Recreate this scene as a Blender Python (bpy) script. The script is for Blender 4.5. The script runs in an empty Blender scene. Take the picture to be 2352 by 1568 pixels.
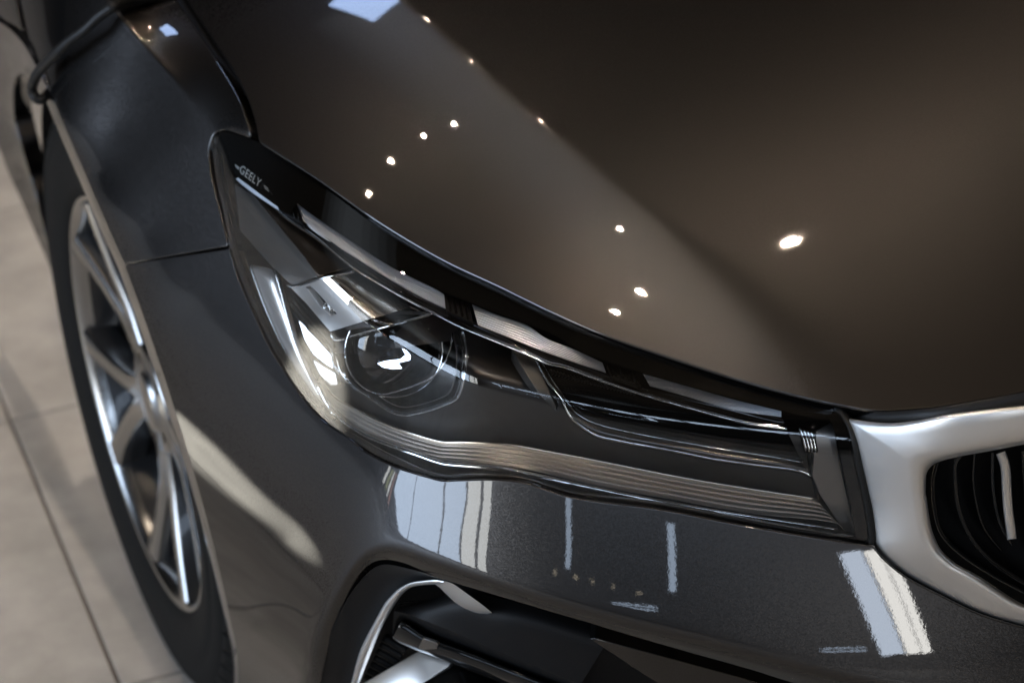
import bpy, bmesh, math, random
import numpy as np
from mathutils import Vector, Matrix
from mathutils.geometry import delaunay_2d_cdt

random.seed(7); np.random.seed(7)
SC = bpy.context.scene
COL = SC.collection

# ------------------------------------------------------------------ camera
CAM = np.array([-1.247, -2.115, 1.632])
ROT = (math.radians(59.24), math.radians(2.5), math.radians(-24.1))
FPX, PW, PH = 5500.0, 2352.0, 1568.0
cd = bpy.data.cameras.new('camera'); cam = bpy.data.objects.new('camera', cd); COL.objects.link(cam)
cam.location = CAM; cam.rotation_euler = ROT
cd.sensor_width = 36; cd.lens = FPX / PW * 36; cd.clip_start = 0.05; cd.clip_end = 200
cd.dof.use_dof = True; cd.dof.focus_distance = 1.80; cd.dof.aperture_fstop = 6.3
SC.camera = cam

# ------------------------------------------------------------------ world, lamps, exposure
SC.view_settings.view_transform = 'Standard'; SC.view_settings.look = 'None'
SC.view_settings.exposure = 0.0; SC.view_settings.gamma = 1.0
wd = bpy.data.worlds.new('World'); SC.world = wd; wd.use_nodes = True
bgn = wd.node_tree.nodes['Background']
bgn.inputs[0].default_value = (1.0, 0.86, 0.74, 1); bgn.inputs[1].default_value = 0.011

def area(name, loc, target, sx, sy, power, color, spread=180):
    ld = bpy.data.lights.new(name, 'AREA'); ld.shape = 'RECTANGLE'; ld.size = sx; ld.size_y = sy
    ld.energy = power; ld.color = color; ld.spread = math.radians(spread)
    o = bpy.data.objects.new(name, ld); COL.objects.link(o); o.location = loc
    d = Vector(target) - Vector(loc); o.rotation_euler = d.to_track_quat('-Z', 'Y').to_euler()
    return o
def spot_disc(name, loc, r, power, color=(1.0, 0.81, 0.62)):
    ld = bpy.data.lights.new(name, 'AREA'); ld.shape = 'DISK'; ld.size = 2 * r
    ld.energy = power; ld.color = color
    o = bpy.data.objects.new(name, ld); COL.objects.link(o); o.location = loc
    return o

LAMPS = [(.90, -.17, .010, 16), (-1.50, -.92, .010, 22), (-1.80, -.99, .008, 12), (-1.22, -.40, .006, 3), (-2.04, 1.60, .010, 5), (-2.49, 1.68, .010, 5), (-1.70, 1.36, .010, 5), (-2.93, 1.66, .009, 4),
         (-.45, 1.05, .012, 10), (-.5, 2.1, .012, 8), (-.2, 3.1, .012, 8), (-.9, -3.4, .03, 20), (.8, -3.2, .03, 20), (2.9, 2.0, .03, 20)]  # the wider ones at the end are unseen fill, added to light the floor
for x, y, r, p in LAMPS:
    spot_disc('ceiling_lamp', (x, y, 4.4), r, p)
# daylight: window bays on the left wall and behind the photographer, seen only in the bodywork
DAY = (0.63, 0.78, 1.0); WTILT = 9
def upright(name, p0, p1, z0, z1, L, color=DAY):
    """an upright glazed bay from plan point p0 to p1, radiance L"""
    c = ((p0[0] + p1[0]) / 2, (p0[1] + p1[1]) / 2, (z0 + z1) / 2); w = math.hypot(p1[0] - p0[0], p1[1] - p0[1])
    n = Vector((-(p1[1] - p0[1]), p1[0] - p0[0], 0)).normalized()
    if n.dot(Vector((-.6 - c[0], -.6 - c[1], 0))) < 0: n = -n
    return area(name, c, (c[0] + n.x, c[1] + n.y, c[2]), w, z1 - z0, L * math.pi * w * (z1 - z0), color)
WH = (.95, .97, .95)
for y0, y1, L, c in ((2.95, 2.8, 6, WH), (2.68, 2.5, 2.2, (.85, .9, .5)), (2.42, 2.3, 6, WH), (2.22, 2.1, 2.2, (1, .55, .45)), (1.95, .45, 9.5, DAY), (.40, -1.3, 9.5, DAY), (-1.38, -2.1, 9.5, DAY), (-2.18, -2.7, 8.5, WH), (-2.82, -3.15, 8.5, WH)):
    upright('window_light', (-7, y0), (-7, y1), .25 if y0 < 2 else .05, 3.6 if y0 < 2 else .5, L, c)
for k in range(6):  # added panes, set high so the lamp cover mirrors a streak, not the bumper
    f0, f1 = k / 6 + .012, (k + 1) / 6 - .012; A, B = (-7.0, -5.3), (-2.6, -9.0)
    upright('streak_light', (A[0] + (B[0] - A[0]) * f0, A[1] + (B[1] - A[1]) * f0), (A[0] + (B[0] - A[0]) * f1, A[1] + (B[1] - A[1]) * f1), 3.9, 5.3, 5.5)
for x0, x1, L, c in ((-2.66, -2.36, 12, (.72, .83, 1)), (-2.33, -2.14, 16, (1, .98, .93)), (-2.12, -1.99, 16, (1, .98, .93))):
    w_ = upright('window_light', (x0, -9), (x1, -9), .35, 2.9, L, c); w_.rotation_euler.rotate_axis('Z', math.radians(WTILT))
upright('slim_light', (-6.45, -5.65), (-6.37, -5.75), 2.0, 3.7, 6); upright('slim_light', (-5.45, -8.15), (-5.33, -8.25), 2.1, 3.5, 7)
for x, y, z in ((-11.49, -9.3, 3.02), (-10.88, -10.02, 3.02), (-10.44, -10.47, 3.05), (-9.81, -11.08, 3.03), (-9.04, -11.76, 2.9)):      # far end of the lamp rows
    area('far_lamp', (x, y, z), (-.6, -.8, .55), .16, .05, 5 * math.pi * .008, (1.0, .85, .62))
for dz in (0, -.14):
    upright('far_tube', (-9.9, -11.1), (-8.6, -12.2), 2.5 + dz, 2.55 + dz, 9); upright('far_tube', (-4.9, -14.2), (-4.1, -14.4), .62 + dz, .66 + dz, 9)
area('clerestory_light', (-1.35, 5.4, 5.75), (-.6, -.3, .8), 1.0, .8, 26, (.45, .62, 1.0))
for k, (w, l) in enumerate(((.35, 4.6), (.6, 5.0), (.85, 5.4), (1.1, 5.8), (1.4, 6.2))):      # unseen panels added for a soft cool band on the bonnet
    area('hood_fill', (-1.3, 1.2, 4.5 + .01 * k), (-1.3, 1.2, 0), w, l, .085 * math.pi * w * l, (.80, .9, 1.0))
for k, (w, l) in enumerate(((1.6, 1.6), (2.4, 2.4), (3.2, 3.2))):  # unseen warm panels added to vary the tone of the bonnet
    area('hood_fill', (1.1, -.4, 4.5 + .01 * k), (1.1, -.4, 0), w, l, .020 * math.pi * w * l, (1.0, .78, .56))
fs = bpy.data.lights.new('floor_fill', 'SPOT'); fs.energy = 300; fs.color = (1.0, .89, .76); fs.spot_size = math.radians(21); fs.spot_blend = .9; fs.shadow_soft_size = .03  # added narrow spot, brightens only the floor around the wheel
fo_ = bpy.data.objects.new('floor_fill', fs); COL.objects.link(fo_); fo_.location = (-.95, 2.5, 4.4); fo_.rotation_euler = (Vector((-.78, .66, 0)) - fo_.location).to_track_quat('-Z', 'Y').to_euler()
# patches of daylight on the floor beside the car, left of the frame
for (px_, py_), src_, ang_, en in (((-1.56, .42), (-2.9, 2.2, 3.6), 5.0, 6800),):
    sd = bpy.data.lights.new('sun_patch', 'SPOT'); sd.energy = en; sd.color = (1.0, 1.0, .93); sd.spot_size = math.radians(ang_); sd.spot_blend = .85; sd.shadow_soft_size = .01
    so_ = bpy.data.objects.new('sun_patch', sd); COL.objects.link(so_); so_.location = src_; so_.rotation_euler = (Vector((px_, py_, -.018)) - so_.location).to_track_quat('-Z', 'Y').to_euler()

# ------------------------------------------------------------------ pixel rays (2352 x 1568 reading of the photo)
def rotm(e):
    cx, sx = math.cos(e[0]), math.sin(e[0]); cy, sy = math.cos(e[1]), math.sin(e[1]); cz, sz = math.cos(e[2]), math.sin(e[2])
    Rx = np.array([[1, 0, 0], [0, cx, -sx], [0, sx, cx]]); Ry = np.array([[cy, 0, sy], [0, 1, 0], [-sy, 0, cy]])
    Rz = np.array([[cz, -sz, 0], [sz, cz, 0], [0, 0, 1]]); return Rz @ Ry @ Rx
RM = rotm(ROT)
def rays(uv):
    uv = np.atleast_2d(np.asarray(uv, float))
    d = np.stack([(uv[:, 0] - PW / 2) / FPX, -(uv[:, 1] - PH / 2) / FPX, -np.ones(len(uv))], 1)
    return d @ RM.T
def proj(P):
    d = (np.atleast_2d(P) - CAM) @ RM
    return np.stack([PW / 2 + FPX * d[:, 0] / -d[:, 2], PH / 2 - FPX * d[:, 1] / -d[:, 2]], 1)
def cp(u, v, **k):
    ax, val = list(k.items())[0]
    if ax == 's': return (u, v, val)
    i = 'xyz'.index(ax); d = rays([(u, v)])[0]
    return (u, v, (val - CAM[i]) / d[i])
def P3(X):                      # a control given as a point of the car
    X = np.array(X, float); uv = proj(X)[0]; s = -((X - CAM) @ RM)[2]
    return (uv[0], uv[1], s)

class TPS:
    """smooth sheet through control points (inverse distance is affine over a plane)"""
    def __init__(self, pts, lam=0.0):
        p = np.array(pts, float); self.x = p[:, :2] / 1000.; y = 1 / p[:, 2]; n = len(p)
        K = self.k(self.x, self.x) + lam * np.eye(n); Q = np.c_[np.ones(n), self.x]
        A = np.zeros((n + 3, n + 3)); A[:n, :n] = K; A[:n, n:] = Q; A[n:, :n] = Q.T
        self.w = np.linalg.solve(A, np.r_[y, 0, 0, 0])
    @staticmethod
    def k(a, b):
        r2 = ((a[:, None] - b[None]) ** 2).sum(-1); return r2 * np.log(r2 + 1e-12)
    def __call__(self, uv):
        x = np.atleast_2d(np.asarray(uv, float)) / 1000.; n = len(self.x)
        return 1 / (self.k(x, self.x) @ self.w[:n] + np.c_[np.ones(len(x)), x] @ self.w[n:])
def smax(a, b, k): return 0.5 * (a + b + np.sqrt((a - b) ** 2 + k * k))
def lift(uv, surf, off=0.0):
    s = surf(uv) + off; return CAM + rays(uv) * s[:, None]
def surf_normals(uv, surf):
    uv = np.atleast_2d(np.asarray(uv, float)); e = 1.5
    a = lift(uv + [e, 0], surf) - lift(uv - [e, 0], surf); b = lift(uv + [0, e], surf) - lift(uv - [0, e], surf)
    n = np.cross(a, b); n /= np.linalg.norm(n, axis=1)[:, None] + 1e-12
    f = np.sum(n * rays(uv), 1) > 0; n[f] *= -1
    return n
def spline(pts, step=None, n=None, closed=False):
    p = np.array(pts, float); m = len(p)
    if closed: q = np.vstack([p[-1], p, p[0], p[1]])
    else: q = np.vstack([2 * p[0] - p[1], p, 2 * p[-1] - p[-2]])
    out = []
    for i in range(1, len(q) - 2):
        p0, p1, p2, p3 = q[i - 1:i + 3]
        d01 = max(np.linalg.norm(p1 - p0), 1e-9) ** .5; d12 = max(np.linalg.norm(p2 - p1), 1e-9) ** .5; d23 = max(np.linalg.norm(p3 - p2), 1e-9) ** .5
        t1 = (p2 - p1) + d12 * ((p1 - p0) / d01 - (p2 - p0) / (d01 + d12))
        t2 = (p2 - p1) + d12 * ((p3 - p2) / d23 - (p3 - p1) / (d12 + d23))
        t = np.linspace(0, 1, 24, endpoint=False)[:, None]
        out.append((2 * t**3 - 3 * t**2 + 1) * p1 + (t**3 - 2 * t**2 + t) * t1 + (-2 * t**3 + 3 * t**2) * p2 + (t**3 - t**2) * t2)
    out = np.vstack(out + [p[:1] if closed else p[-1:]])
    L = np.r_[0, np.cumsum(np.linalg.norm(np.diff(out, axis=0), axis=1))]
    if n is None: n = max(4, int(round(L[-1] / step)) + 1)
    x = np.linspace(0, L[-1], n + (1 if closed else 0))
    if closed: x = x[:-1]
    return np.stack([np.interp(x, L, out[:, k]) for k in range(p.shape[1])], 1)

# zoom windows of the photo, so that readings can be typed as read
def Zw(x0, y0, sc):
    return lambda *pts: [((x0 + a / sc) / 1.7415, (y0 + b / sc) / 1.7415) for a, b in pts]
Z1 = Zw(0, 0, 1.68); Z2 = Zw(0, 900, 1.68); Z4 = Zw(800, 500, 1.68); Z5 = Zw(1000, 1000, 1.68)
Z6 = Zw(2100, 1200, 1.68); Z7 = Zw(1200, 1798, 1.68); Z8 = Zw(2696, 1798, 1.68)
ZD = Zw(1150, 1050, 2.94); ZE = Zw(3296, 1500, 2.94); ZF = Zw(1200, 2198, 2.94)

# ------------------------------------------------------------------ materials
def mat(name, **k):
    m = bpy.data.materials.new(name); m.use_nodes = True
    b = m.node_tree.nodes['Principled BSDF']
    for a, v in k.items():
        key = a.replace('_', ' ')
        for cand in (key, key.title(), key.capitalize(), key.title().replace('Ior', 'IOR')):
            if cand in b.inputs:
                b.inputs[cand].default_value = (*v, 1) if isinstance(v, tuple) else v; break
        else: raise KeyError(a)
    return m
def nodes(m): return m.node_tree.nodes, m.node_tree.links, m.node_tree.nodes['Principled BSDF']
def M_paint():
    m = mat('grey_metallic_paint', base_color=(0.040, 0.0375, 0.0365), metallic=1.0, roughness=0.37, specular_tint=(0.12, 0.12, 0.12), coat_weight=1.0, coat_roughness=0.02, coat_ior=1.52)
    N, L, b = nodes(m)
    tc = N.new('ShaderNodeTexCoord')
    vo = N.new('ShaderNodeTexVoronoi'); vo.inputs['Scale'].default_value = 1500
    L.new(tc.outputs['Object'], vo.inputs['Vector'])
    mp = N.new('ShaderNodeVectorMath'); mp.operation = 'SUBTRACT'; mp.inputs[1].default_value = (.5, .5, .5)
    L.new(vo.outputs['Color'], mp.inputs[0])
    sc = N.new('ShaderNodeVectorMath'); sc.operation = 'SCALE'; sc.inputs['Scale'].default_value = 0.11
    L.new(mp.outputs[0], sc.inputs[0])
    ge = N.new('ShaderNodeNewGeometry'); ad = N.new('ShaderNodeVectorMath'); ad.operation = 'ADD'
    L.new(ge.outputs['Normal'], ad.inputs[0]); L.new(sc.outputs[0], ad.inputs[1])
    no = N.new('ShaderNodeVectorMath'); no.operation = 'NORMALIZE'; L.new(ad.outputs[0], no.inputs[0]); L.new(no.outputs[0], b.inputs['Normal'])
    nz = N.new('ShaderNodeTexNoise'); nz.inputs['Scale'].default_value = 420; nz.inputs['Detail'].default_value = 1
    L.new(tc.outputs['Object'], nz.inputs['Vector'])
    bp = N.new('ShaderNodeBump'); bp.inputs['Strength'].default_value = 0.013; bp.inputs['Distance'].default_value = 0.0005
    L.new(nz.outputs['Fac'], bp.inputs['Height']); L.new(bp.outputs[0], b.inputs['Coat Normal'])
    return m
def add_bump(m, scale, strength, dist=0.001, detail=2):
    N, L, b = nodes(m); tc = N.new('ShaderNodeTexCoord'); nz = N.new('ShaderNodeTexNoise'); nz.inputs['Scale'].default_value = scale; nz.inputs['Detail'].default_value = detail
    bp = N.new('ShaderNodeBump'); bp.inputs['Strength'].default_value = strength; bp.inputs['Distance'].default_value = dist
    L.new(tc.outputs['Object'], nz.inputs['Vector']); L.new(nz.outputs['Fac'], bp.inputs['Height']); L.new(bp.outputs[0], b.inputs['Normal'])
    return m
PAINT = M_paint()
BLACKGLOSS = mat('gloss_black_plastic', base_color=(0.006, 0.006, 0.006), roughness=0.06, specular_ior_level=0.4)
BLACKMAT = add_bump(mat('grained_black_plastic', base_color=(0.007, 0.007, 0.0075), roughness=0.5, specular_ior_level=0.16), 900, 0.25)
RUBBER = mat('black_rubber', base_color=(0.008, 0.008, 0.008), roughness=0.45, specular_ior_level=0.2)
TYRE = add_bump(mat('tyre_rubber', base_color=(0.010, 0.0096, 0.009), roughness=0.7, specular_ior_level=0.05), 120, 0.15)
CHROME = mat('bright_chrome', base_color=(0.75, 0.75, 0.75), metallic=1.0, roughness=0.06)
SATIN = add_bump(mat('satin_chrome', base_color=(0.80, 0.79, 0.775), metallic=1.0, roughness=0.40), 1800, 0.06, 0.0003)
ALLOY = mat('machined_alloy', base_color=(0.33, 0.328, 0.325), metallic=1.0, roughness=0.22)
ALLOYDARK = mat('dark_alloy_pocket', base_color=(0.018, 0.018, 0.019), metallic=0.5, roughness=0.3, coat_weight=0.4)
SMOKE = mat('smoked_lamp_metal', base_color=(0.2, 0.19, 0.18), metallic=0.9, roughness=0.3)
BRONZE = add_bump(mat('bronze_grey_lamp_trim', base_color=(0.62, 0.56, 0.50), metallic=0.9, roughness=0.36), 1500, 0.08, 0.0003)
LAMPGREY = mat('lamp_side_grey', base_color=(0.62, 0.60, 0.58), metallic=0.9, roughness=0.34)
BEZEL = mat('lamp_bezel_dark', base_color=(0.028, 0.025, 0.023), metallic=0.5, roughness=0.32)
DRL = mat('daytime_light_diffuser', base_color=(0.78, 0.84, 0.92), roughness=0.22, coat_weight=0.8, metallic=0.3)
PRINT = mat('pale_print', base_color=(0.36, 0.37, 0.36), roughness=0.4)
def M_clear(name, tint, ior=1.5, rough=0.0):
    m = bpy.data.materials.new(name); m.use_nodes = True; N, L = m.node_tree.nodes, m.node_tree.links
    N.remove(N['Principled BSDF']); out = N['Material Output']
    tr = N.new('ShaderNodeBsdfTransparent'); tr.inputs[0].default_value = (*tint, 1)
    gl = N.new('ShaderNodeBsdfGlossy'); gl.inputs['Roughness'].default_value = rough; gl.inputs[0].default_value = (1, 1, 1, 1)
    fr = N.new('ShaderNodeFresnel'); fr.inputs['IOR'].default_value = ior; mx = N.new('ShaderNodeMixShader')
    L.new(fr.outputs[0], mx.inputs[0]); L.new(tr.outputs[0], mx.inputs[1]); L.new(gl.outputs[0], mx.inputs[2]); L.new(mx.outputs[0], out.inputs[0])
    return m
LENS = M_clear('clear_lamp_cover', (0.96, 0.96, 0.96), 1.55)
SMOKECLEAR = M_clear('smoked_clear_edge', (0.35, 0.32, 0.30), 1.5)
def M_floor():
    m = mat('beige_floor_tile', base_color=(0.36, 0.31, 0.26), roughness=0.6)
    N, L, b = nodes(m); tc = N.new('ShaderNodeNewGeometry'); nz = N.new('ShaderNodeTexNoise'); nz.inputs['Scale'].default_value = 9; nz.inputs['Detail'].default_value = 9; nz.inputs['Roughness'].default_value = 0.62
    L.new(tc.outputs['Position'], nz.inputs['Vector'])
    cr = N.new('ShaderNodeValToRGB'); cr.color_ramp.elements[0].position = 0.3; cr.color_ramp.elements[0].color = (0.245, 0.225, 0.20, 1)
    cr.color_ramp.elements[1].position = 0.7; cr.color_ramp.elements[1].color = (0.40, 0.37, 0.33, 1)
    L.new(nz.outputs['Fac'], cr.inputs[0]); L.new(cr.outputs[0], b.inputs['Base Color'])
    bp = N.new('ShaderNodeBump'); bp.inputs['Strength'].default_value = 0.08; bp.inputs['Distance'].default_value = 0.002
    L.new(nz.outputs['Fac'], bp.inputs['Height']); L.new(bp.outputs[0], b.inputs['Normal'])
    return m
FLOORT = M_floor()
GROUT = mat('dark_grout', base_color=(0.10, 0.08, 0.062), roughness=0.8)

# ------------------------------------------------------------------ mesh helpers
def link(name, me, parent=None, material=None):
    o = bpy.data.objects.new(name, me); COL.objects.link(o)
    if material: me.materials.append(material)
    if parent: o.parent = parent
    return o
def mesh_from(name, V, F, parent=None, material=None, normals=None, smooth=True):
    me = bpy.data.meshes.new(name); me.from_pydata([tuple(map(float, v)) for v in V], [], [tuple(map(int, f)) for f in F]); me.update()
    if smooth: me.polygons.foreach_set('use_smooth', [True] * len(me.polygons))
    if normals is not None: me.normals_split_custom_set_from_vertices([tuple(map(float, n)) for n in normals])
    return link(name, me, parent, material)
def empty(name, parent=None, loc=(0, 0, 0)):
    o = bpy.data.objects.new(name, None); COL.objects.link(o); o.location = loc; o.empty_display_size = 0.1
    if parent: o.parent = parent
    return o
def inside(poly, q):
    x, y = q[:, 0], q[:, 1]; r = np.zeros(len(q), bool); j = len(poly) - 1
    for i in range(len(poly)):
        xi, yi = poly[i]; xj, yj = poly[j]
        c = ((yi > y) != (yj > y)); r ^= c & (x < (xj - xi) * (y - yi) / (yj - yi + 1e-12) + xi); j = i
    return r
def seg_dist(poly, q):
    d = np.full(len(q), 1e9); n = len(poly)
    for i in range(n):
        a = poly[i]; b = poly[(i + 1) % n]; ab = b - a; t = np.clip(((q - a) @ ab) / (ab @ ab + 1e-12), 0, 1)
        d = np.minimum(d, np.linalg.norm(q - (a + t[:, None] * ab), axis=1))
    return d
def panel(name, outline, surf, material, parent, grid=10, off=0.0, roll=0.0015, depth=0.012, holes=(), edge_step=None):
    """a sheet-metal panel: outline read in the picture, laid on the real surface, edges rolled back"""
    es = edge_step or grid * 0.8
    def loop(o):
        o = np.array(o, float); out = []
        for i in range(len(o)):
            a, b = o[i], o[(i + 1) % len(o)]; k = max(1, int(np.linalg.norm(b - a) / es)); out += [a + (b - a) * t / k for t in range(k)]
        return np.array(out)
    loops = [loop(outline)] + [loop(h) for h in holes]
    P0 = loops[0]; mn, mx = P0.min(0), P0.max(0)
    gx, gy = np.meshgrid(np.arange(mn[0], mx[0], grid), np.arange(mn[1], mx[1], grid * .87)); gx = gx + (np.arange(gx.shape[0]) % 2)[:, None] * grid / 2
    G = np.c_[gx.ravel(), gy.ravel()]; keep = inside(P0, G)
    for h in loops[1:]: keep &= ~inside(h, G)
    G = G[keep]
    for l in loops: G = G[seg_dist(l, G) > grid * .45]
    pts = [Vector(p) for p in np.vstack(loops + [G])]; edges = []; k = 0; faces = []
    for l in loops:
        n = len(l); edges += [(k + i, k + (i + 1) % n) for i in range(n)]; k += n
    r = delaunay_2d_cdt(pts, edges, [], 0, 1e-4)
    UV = np.array([tuple(v) for v in r[0]]); F = []
    CT = np.array([UV[list(f)].mean(0) for f in r[2]]); ok = inside(P0, CT)
    for h in loops[1:]: ok &= ~inside(h, CT)
    F = [list(f) for f, k_ in zip(r[2], ok) if k_]
    sf = (lambda q: surf(q) + off); V = list(lift(UV, sf)); NM = list(surf_normals(UV, sf))
    ctr = CAM
    # orient faces to the camera
    VA = np.array(V)
    for f in F:
        a, b, c = VA[f[0]], VA[f[1]], VA[f[2]]
        if np.dot(np.cross(b - a, c - a), a - CAM) > 0: f.reverse()
    if roll > 0:
        # open border edges
        cnt = {}
        for f in F:
            for i in range(len(f)):
                e = (f[i], f[(i + 1) % len(f)]); cnt[e] = cnt.get(e, 0) + 1
        bd = {a: b for (a, b) in cnt if (b, a) not in cnt}
        prev = {b: a for a, b in bd.items()}
        ring = {}
        for a in bd:
            if a not in prev: continue
            t = VA[bd[a]] - VA[prev[a]]; n = NM[a]; o = np.cross(t, n); o /= np.linalg.norm(o) + 1e-12
            ids = [a]
            for ang in (35, 65, 90):
                an = math.radians(ang); V.append(VA[a] + o * roll * math.sin(an) - n * roll * (1 - math.cos(an))); NM.append(n * math.cos(an) + o * math.sin(an)); ids.append(len(V) - 1)
            V.append(VA[a] + o * roll - n * (roll + depth)); NM.append(o); ids.append(len(V) - 1)
            ring[a] = ids
        for a, b in bd.items():
            if a in ring and b in ring:
                for j in range(4): F.append([ring[a][j], ring[a][j + 1], ring[b][j + 1], ring[b][j]])
    return mesh_from(name, V, F, parent, material, NM)
def loft(name, curves, material, parent, n=60, closed=False, thick=0.0, smooth=True, mid=0):
    """skin a grid through a list of 3-D curves"""
    C = [spline(c, n=n, closed=closed) if len(c) != n else np.array(c) for c in curves]
    A = np.array(C)
    if mid and len(C) > 2:
        A = np.stack([spline(A[:, i], n=mid) for i in range(A.shape[1])], 1)
    R, K = A.shape[:2]; V = A.reshape(-1, 3); F = []
    for r in range(R - 1):
        for i in range(K if closed else K - 1):
            j = (i + 1) % K; F.append([r * K + i, r * K + j, (r + 1) * K + j, (r + 1) * K + i])
    a, b, c = V[F[0][0]], V[F[0][1]], V[F[0][2]]
    s = 0
    for f in F: s += np.sign(np.dot(np.cross(V[f[1]] - V[f[0]], V[f[2]] - V[f[0]]), V[f[0]] - CAM))
    if s > 0: F = [f[::-1] for f in F]
    o = mesh_from(name, V, F, parent, material, None, smooth)
    if thick:
        md = o.modifiers.new('thickness', 'SOLIDIFY'); md.thickness = thick; md.offset = -1
    return o
def tube(name, path, r, material, parent, n=80, sides=10, flat=1.0):
    P = spline(path, n=n); V = []; F = []
    rr = np.broadcast_to(np.asarray(r, float), (n,)) if np.ndim(r) == 0 else np.interp(np.linspace(0, 1, n), np.linspace(0, 1, len(r)), r)
    up = np.array([0.1, 0.2, 1.0])
    for i in range(n):
        t = P[min(i + 1, n - 1)] - P[max(i - 1, 0)]; t /= np.linalg.norm(t); a = np.cross(t, up); a /= np.linalg.norm(a); b = np.cross(a, t)
        for k in range(sides):
            an = 2 * math.pi * k / sides; V.append(P[i] + rr[i] * (math.cos(an) * a + flat * math.sin(an) * b))
    for i in range(n - 1):
        for k in range(sides):
            k2 = (k + 1) % sides; F.append([i * sides + k, i * sides + k2, (i + 1) * sides + k2, (i + 1) * sides + k])
    F.append(list(range(sides))[::-1]); F.append([(n - 1) * sides + k for k in range(sides)])
    return mesh_from(name, V, F, parent, material)
def on(pts, surf, off=0.0, n=None):
    q = spline(pts, n=n or max(20, 6 * len(pts))); return lift(q, surf, off)
def tag(o, label, cat=None, group=None, kind=None):
    if label: o['label'] = label
    if cat: o['category'] = cat
    if group: o['group'] = group
    if kind: o['kind'] = kind
    return o

# ------------------------------------------------------------------ floor
FZ = -0.018
fl = mesh_from('floor', [(-40, -40, FZ - .006), (40, -40, FZ - .006), (40, 40, FZ - .006), (-40, 40, FZ - .006)], [(0, 1, 2, 3)], None, GROUT, smooth=False)
tag(fl, 'beige showroom floor of large square tiles with dark joints', kind='structure')
def tile_mesh():
    bm = bmesh.new(); bmesh.ops.create_cube(bm, size=1.0)
    bmesh.ops.scale(bm, vec=(.5955, .5955, .0058), verts=bm.verts); bmesh.ops.translate(bm, vec=(0, 0, -.0029), verts=bm.verts)
    bmesh.ops.bevel(bm, geom=[e for e in bm.edges if all(v.co.z > -.001 for v in e.verts)], offset=.0012, segments=1, affect='EDGES')
    me = bpy.data.meshes.new('tile'); bm.to_mesh(me); bm.free(); me.materials.append(FLOORT); return me
TM = tile_mesh(); ang = math.radians(-2.3); ca, sa = math.cos(ang), math.sin(ang)
for i in range(-8, 8):
    for j in range(-8, 8):
        a, b = (i + .5) * .6, (j + .5) * .6
        o = bpy.data.objects.new('tile', TM); COL.objects.link(o); o.parent = fl
        o.location = (-.8377 + a * ca - b * sa, .574 + a * sa + b * ca, FZ); o.rotation_euler = (0, 0, ang)

# ------------------------------------------------------------------ the car: base surfaces
car = empty('car', None, (0, 0, FZ))
tag(car, 'dark grey metallic sedan, its right front corner with headlight, wheel and grille', 'car')
def hold(o): o.parent = car; o.matrix_parent_inverse = Matrix.Translation((0, 0, -FZ)); return o
def signed(q, line):
    """signed distance in the picture to an open line, positive on its left-hand (outboard) side"""
    q = np.atleast_2d(np.asarray(q, float)); best = np.full(len(q), 1e9); sg = np.zeros(len(q))
    for i in range(len(line) - 1):
        a, b = line[i], line[i + 1]; ab = b - a; t = np.clip(((q - a) @ ab) / (ab @ ab), 0, 1)
        w = q - (a + t[:, None] * ab); d = np.linalg.norm(w, axis=1); m = d < best
        cr = ab[0] * (q[:, 1] - a[1]) - ab[1] * (q[:, 0] - a[0])
        best = np.where(m, d, best); sg = np.where(m, np.sign(cr), sg)
    return best * sg
# bonnet: height over the plan, falling away outboard of a crease line
crease_px = [(925, 0), (1130, 180), (1290, 315), (1440, 440), (1580, 545), (1700, 640), (1850, 790)]
def h_right(x, y):
    t = np.clip(-.40 - y, -2, 2); h = .842 - .16 * t - .42 * t * t - .05 * np.maximum(t, 0) ** 3
    return h + .085 * (.25 - np.minimum(np.abs(x), .8) ** 2)
def solve(q, f, s0=2.0):
    d = rays(q); s_ = np.full(len(d), s0)
    for _ in range(8):
        def g(s): P = CAM + d * s[:, None]; return P[:, 2] - f(P[:, 0], P[:, 1])
        g0 = g(s_); g1 = g(s_ + 1e-4); st = -g0 * 1e-4 / np.where(np.abs(g1 - g0) < 1e-9, 1e-9, g1 - g0); s_ = s_ + np.clip(st, -.12, .12)
    return s_
_cs = solve(crease_px, h_right); _cp = (CAM + rays(crease_px) * _cs[:, None])[:, :2]
_cl = np.vstack([_cp[0] + (_cp[0] - _cp[1]) * 3, _cp, _cp[-1] + (_cp[-1] - _cp[-2]) * 1.2]); CREASE = spline(_cl, n=32)
def sp(d, w): return np.where(d / w > 30, d, w * np.log1p(np.exp(np.clip(d / w, -40, 30))))
def h_bonnet(x, y):
    d = -signed(np.c_[x, y], CREASE); w = np.interp(y, [-.9, -.76, -.66, -.3], [.026, .009, .002, .0013])
    r = sp(d, w); h = h_right(x, y) - .27 * r - 1.0 * r * r
    x2 = -.335 + .12 * (y + .6); return h + .05 * sp(x - x2, .02) * np.clip((y + .92) * 4, 0, 1)
def HOOD(q): return solve(np.atleast_2d(np.asarray(q, float)), h_bonnet)

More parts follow.
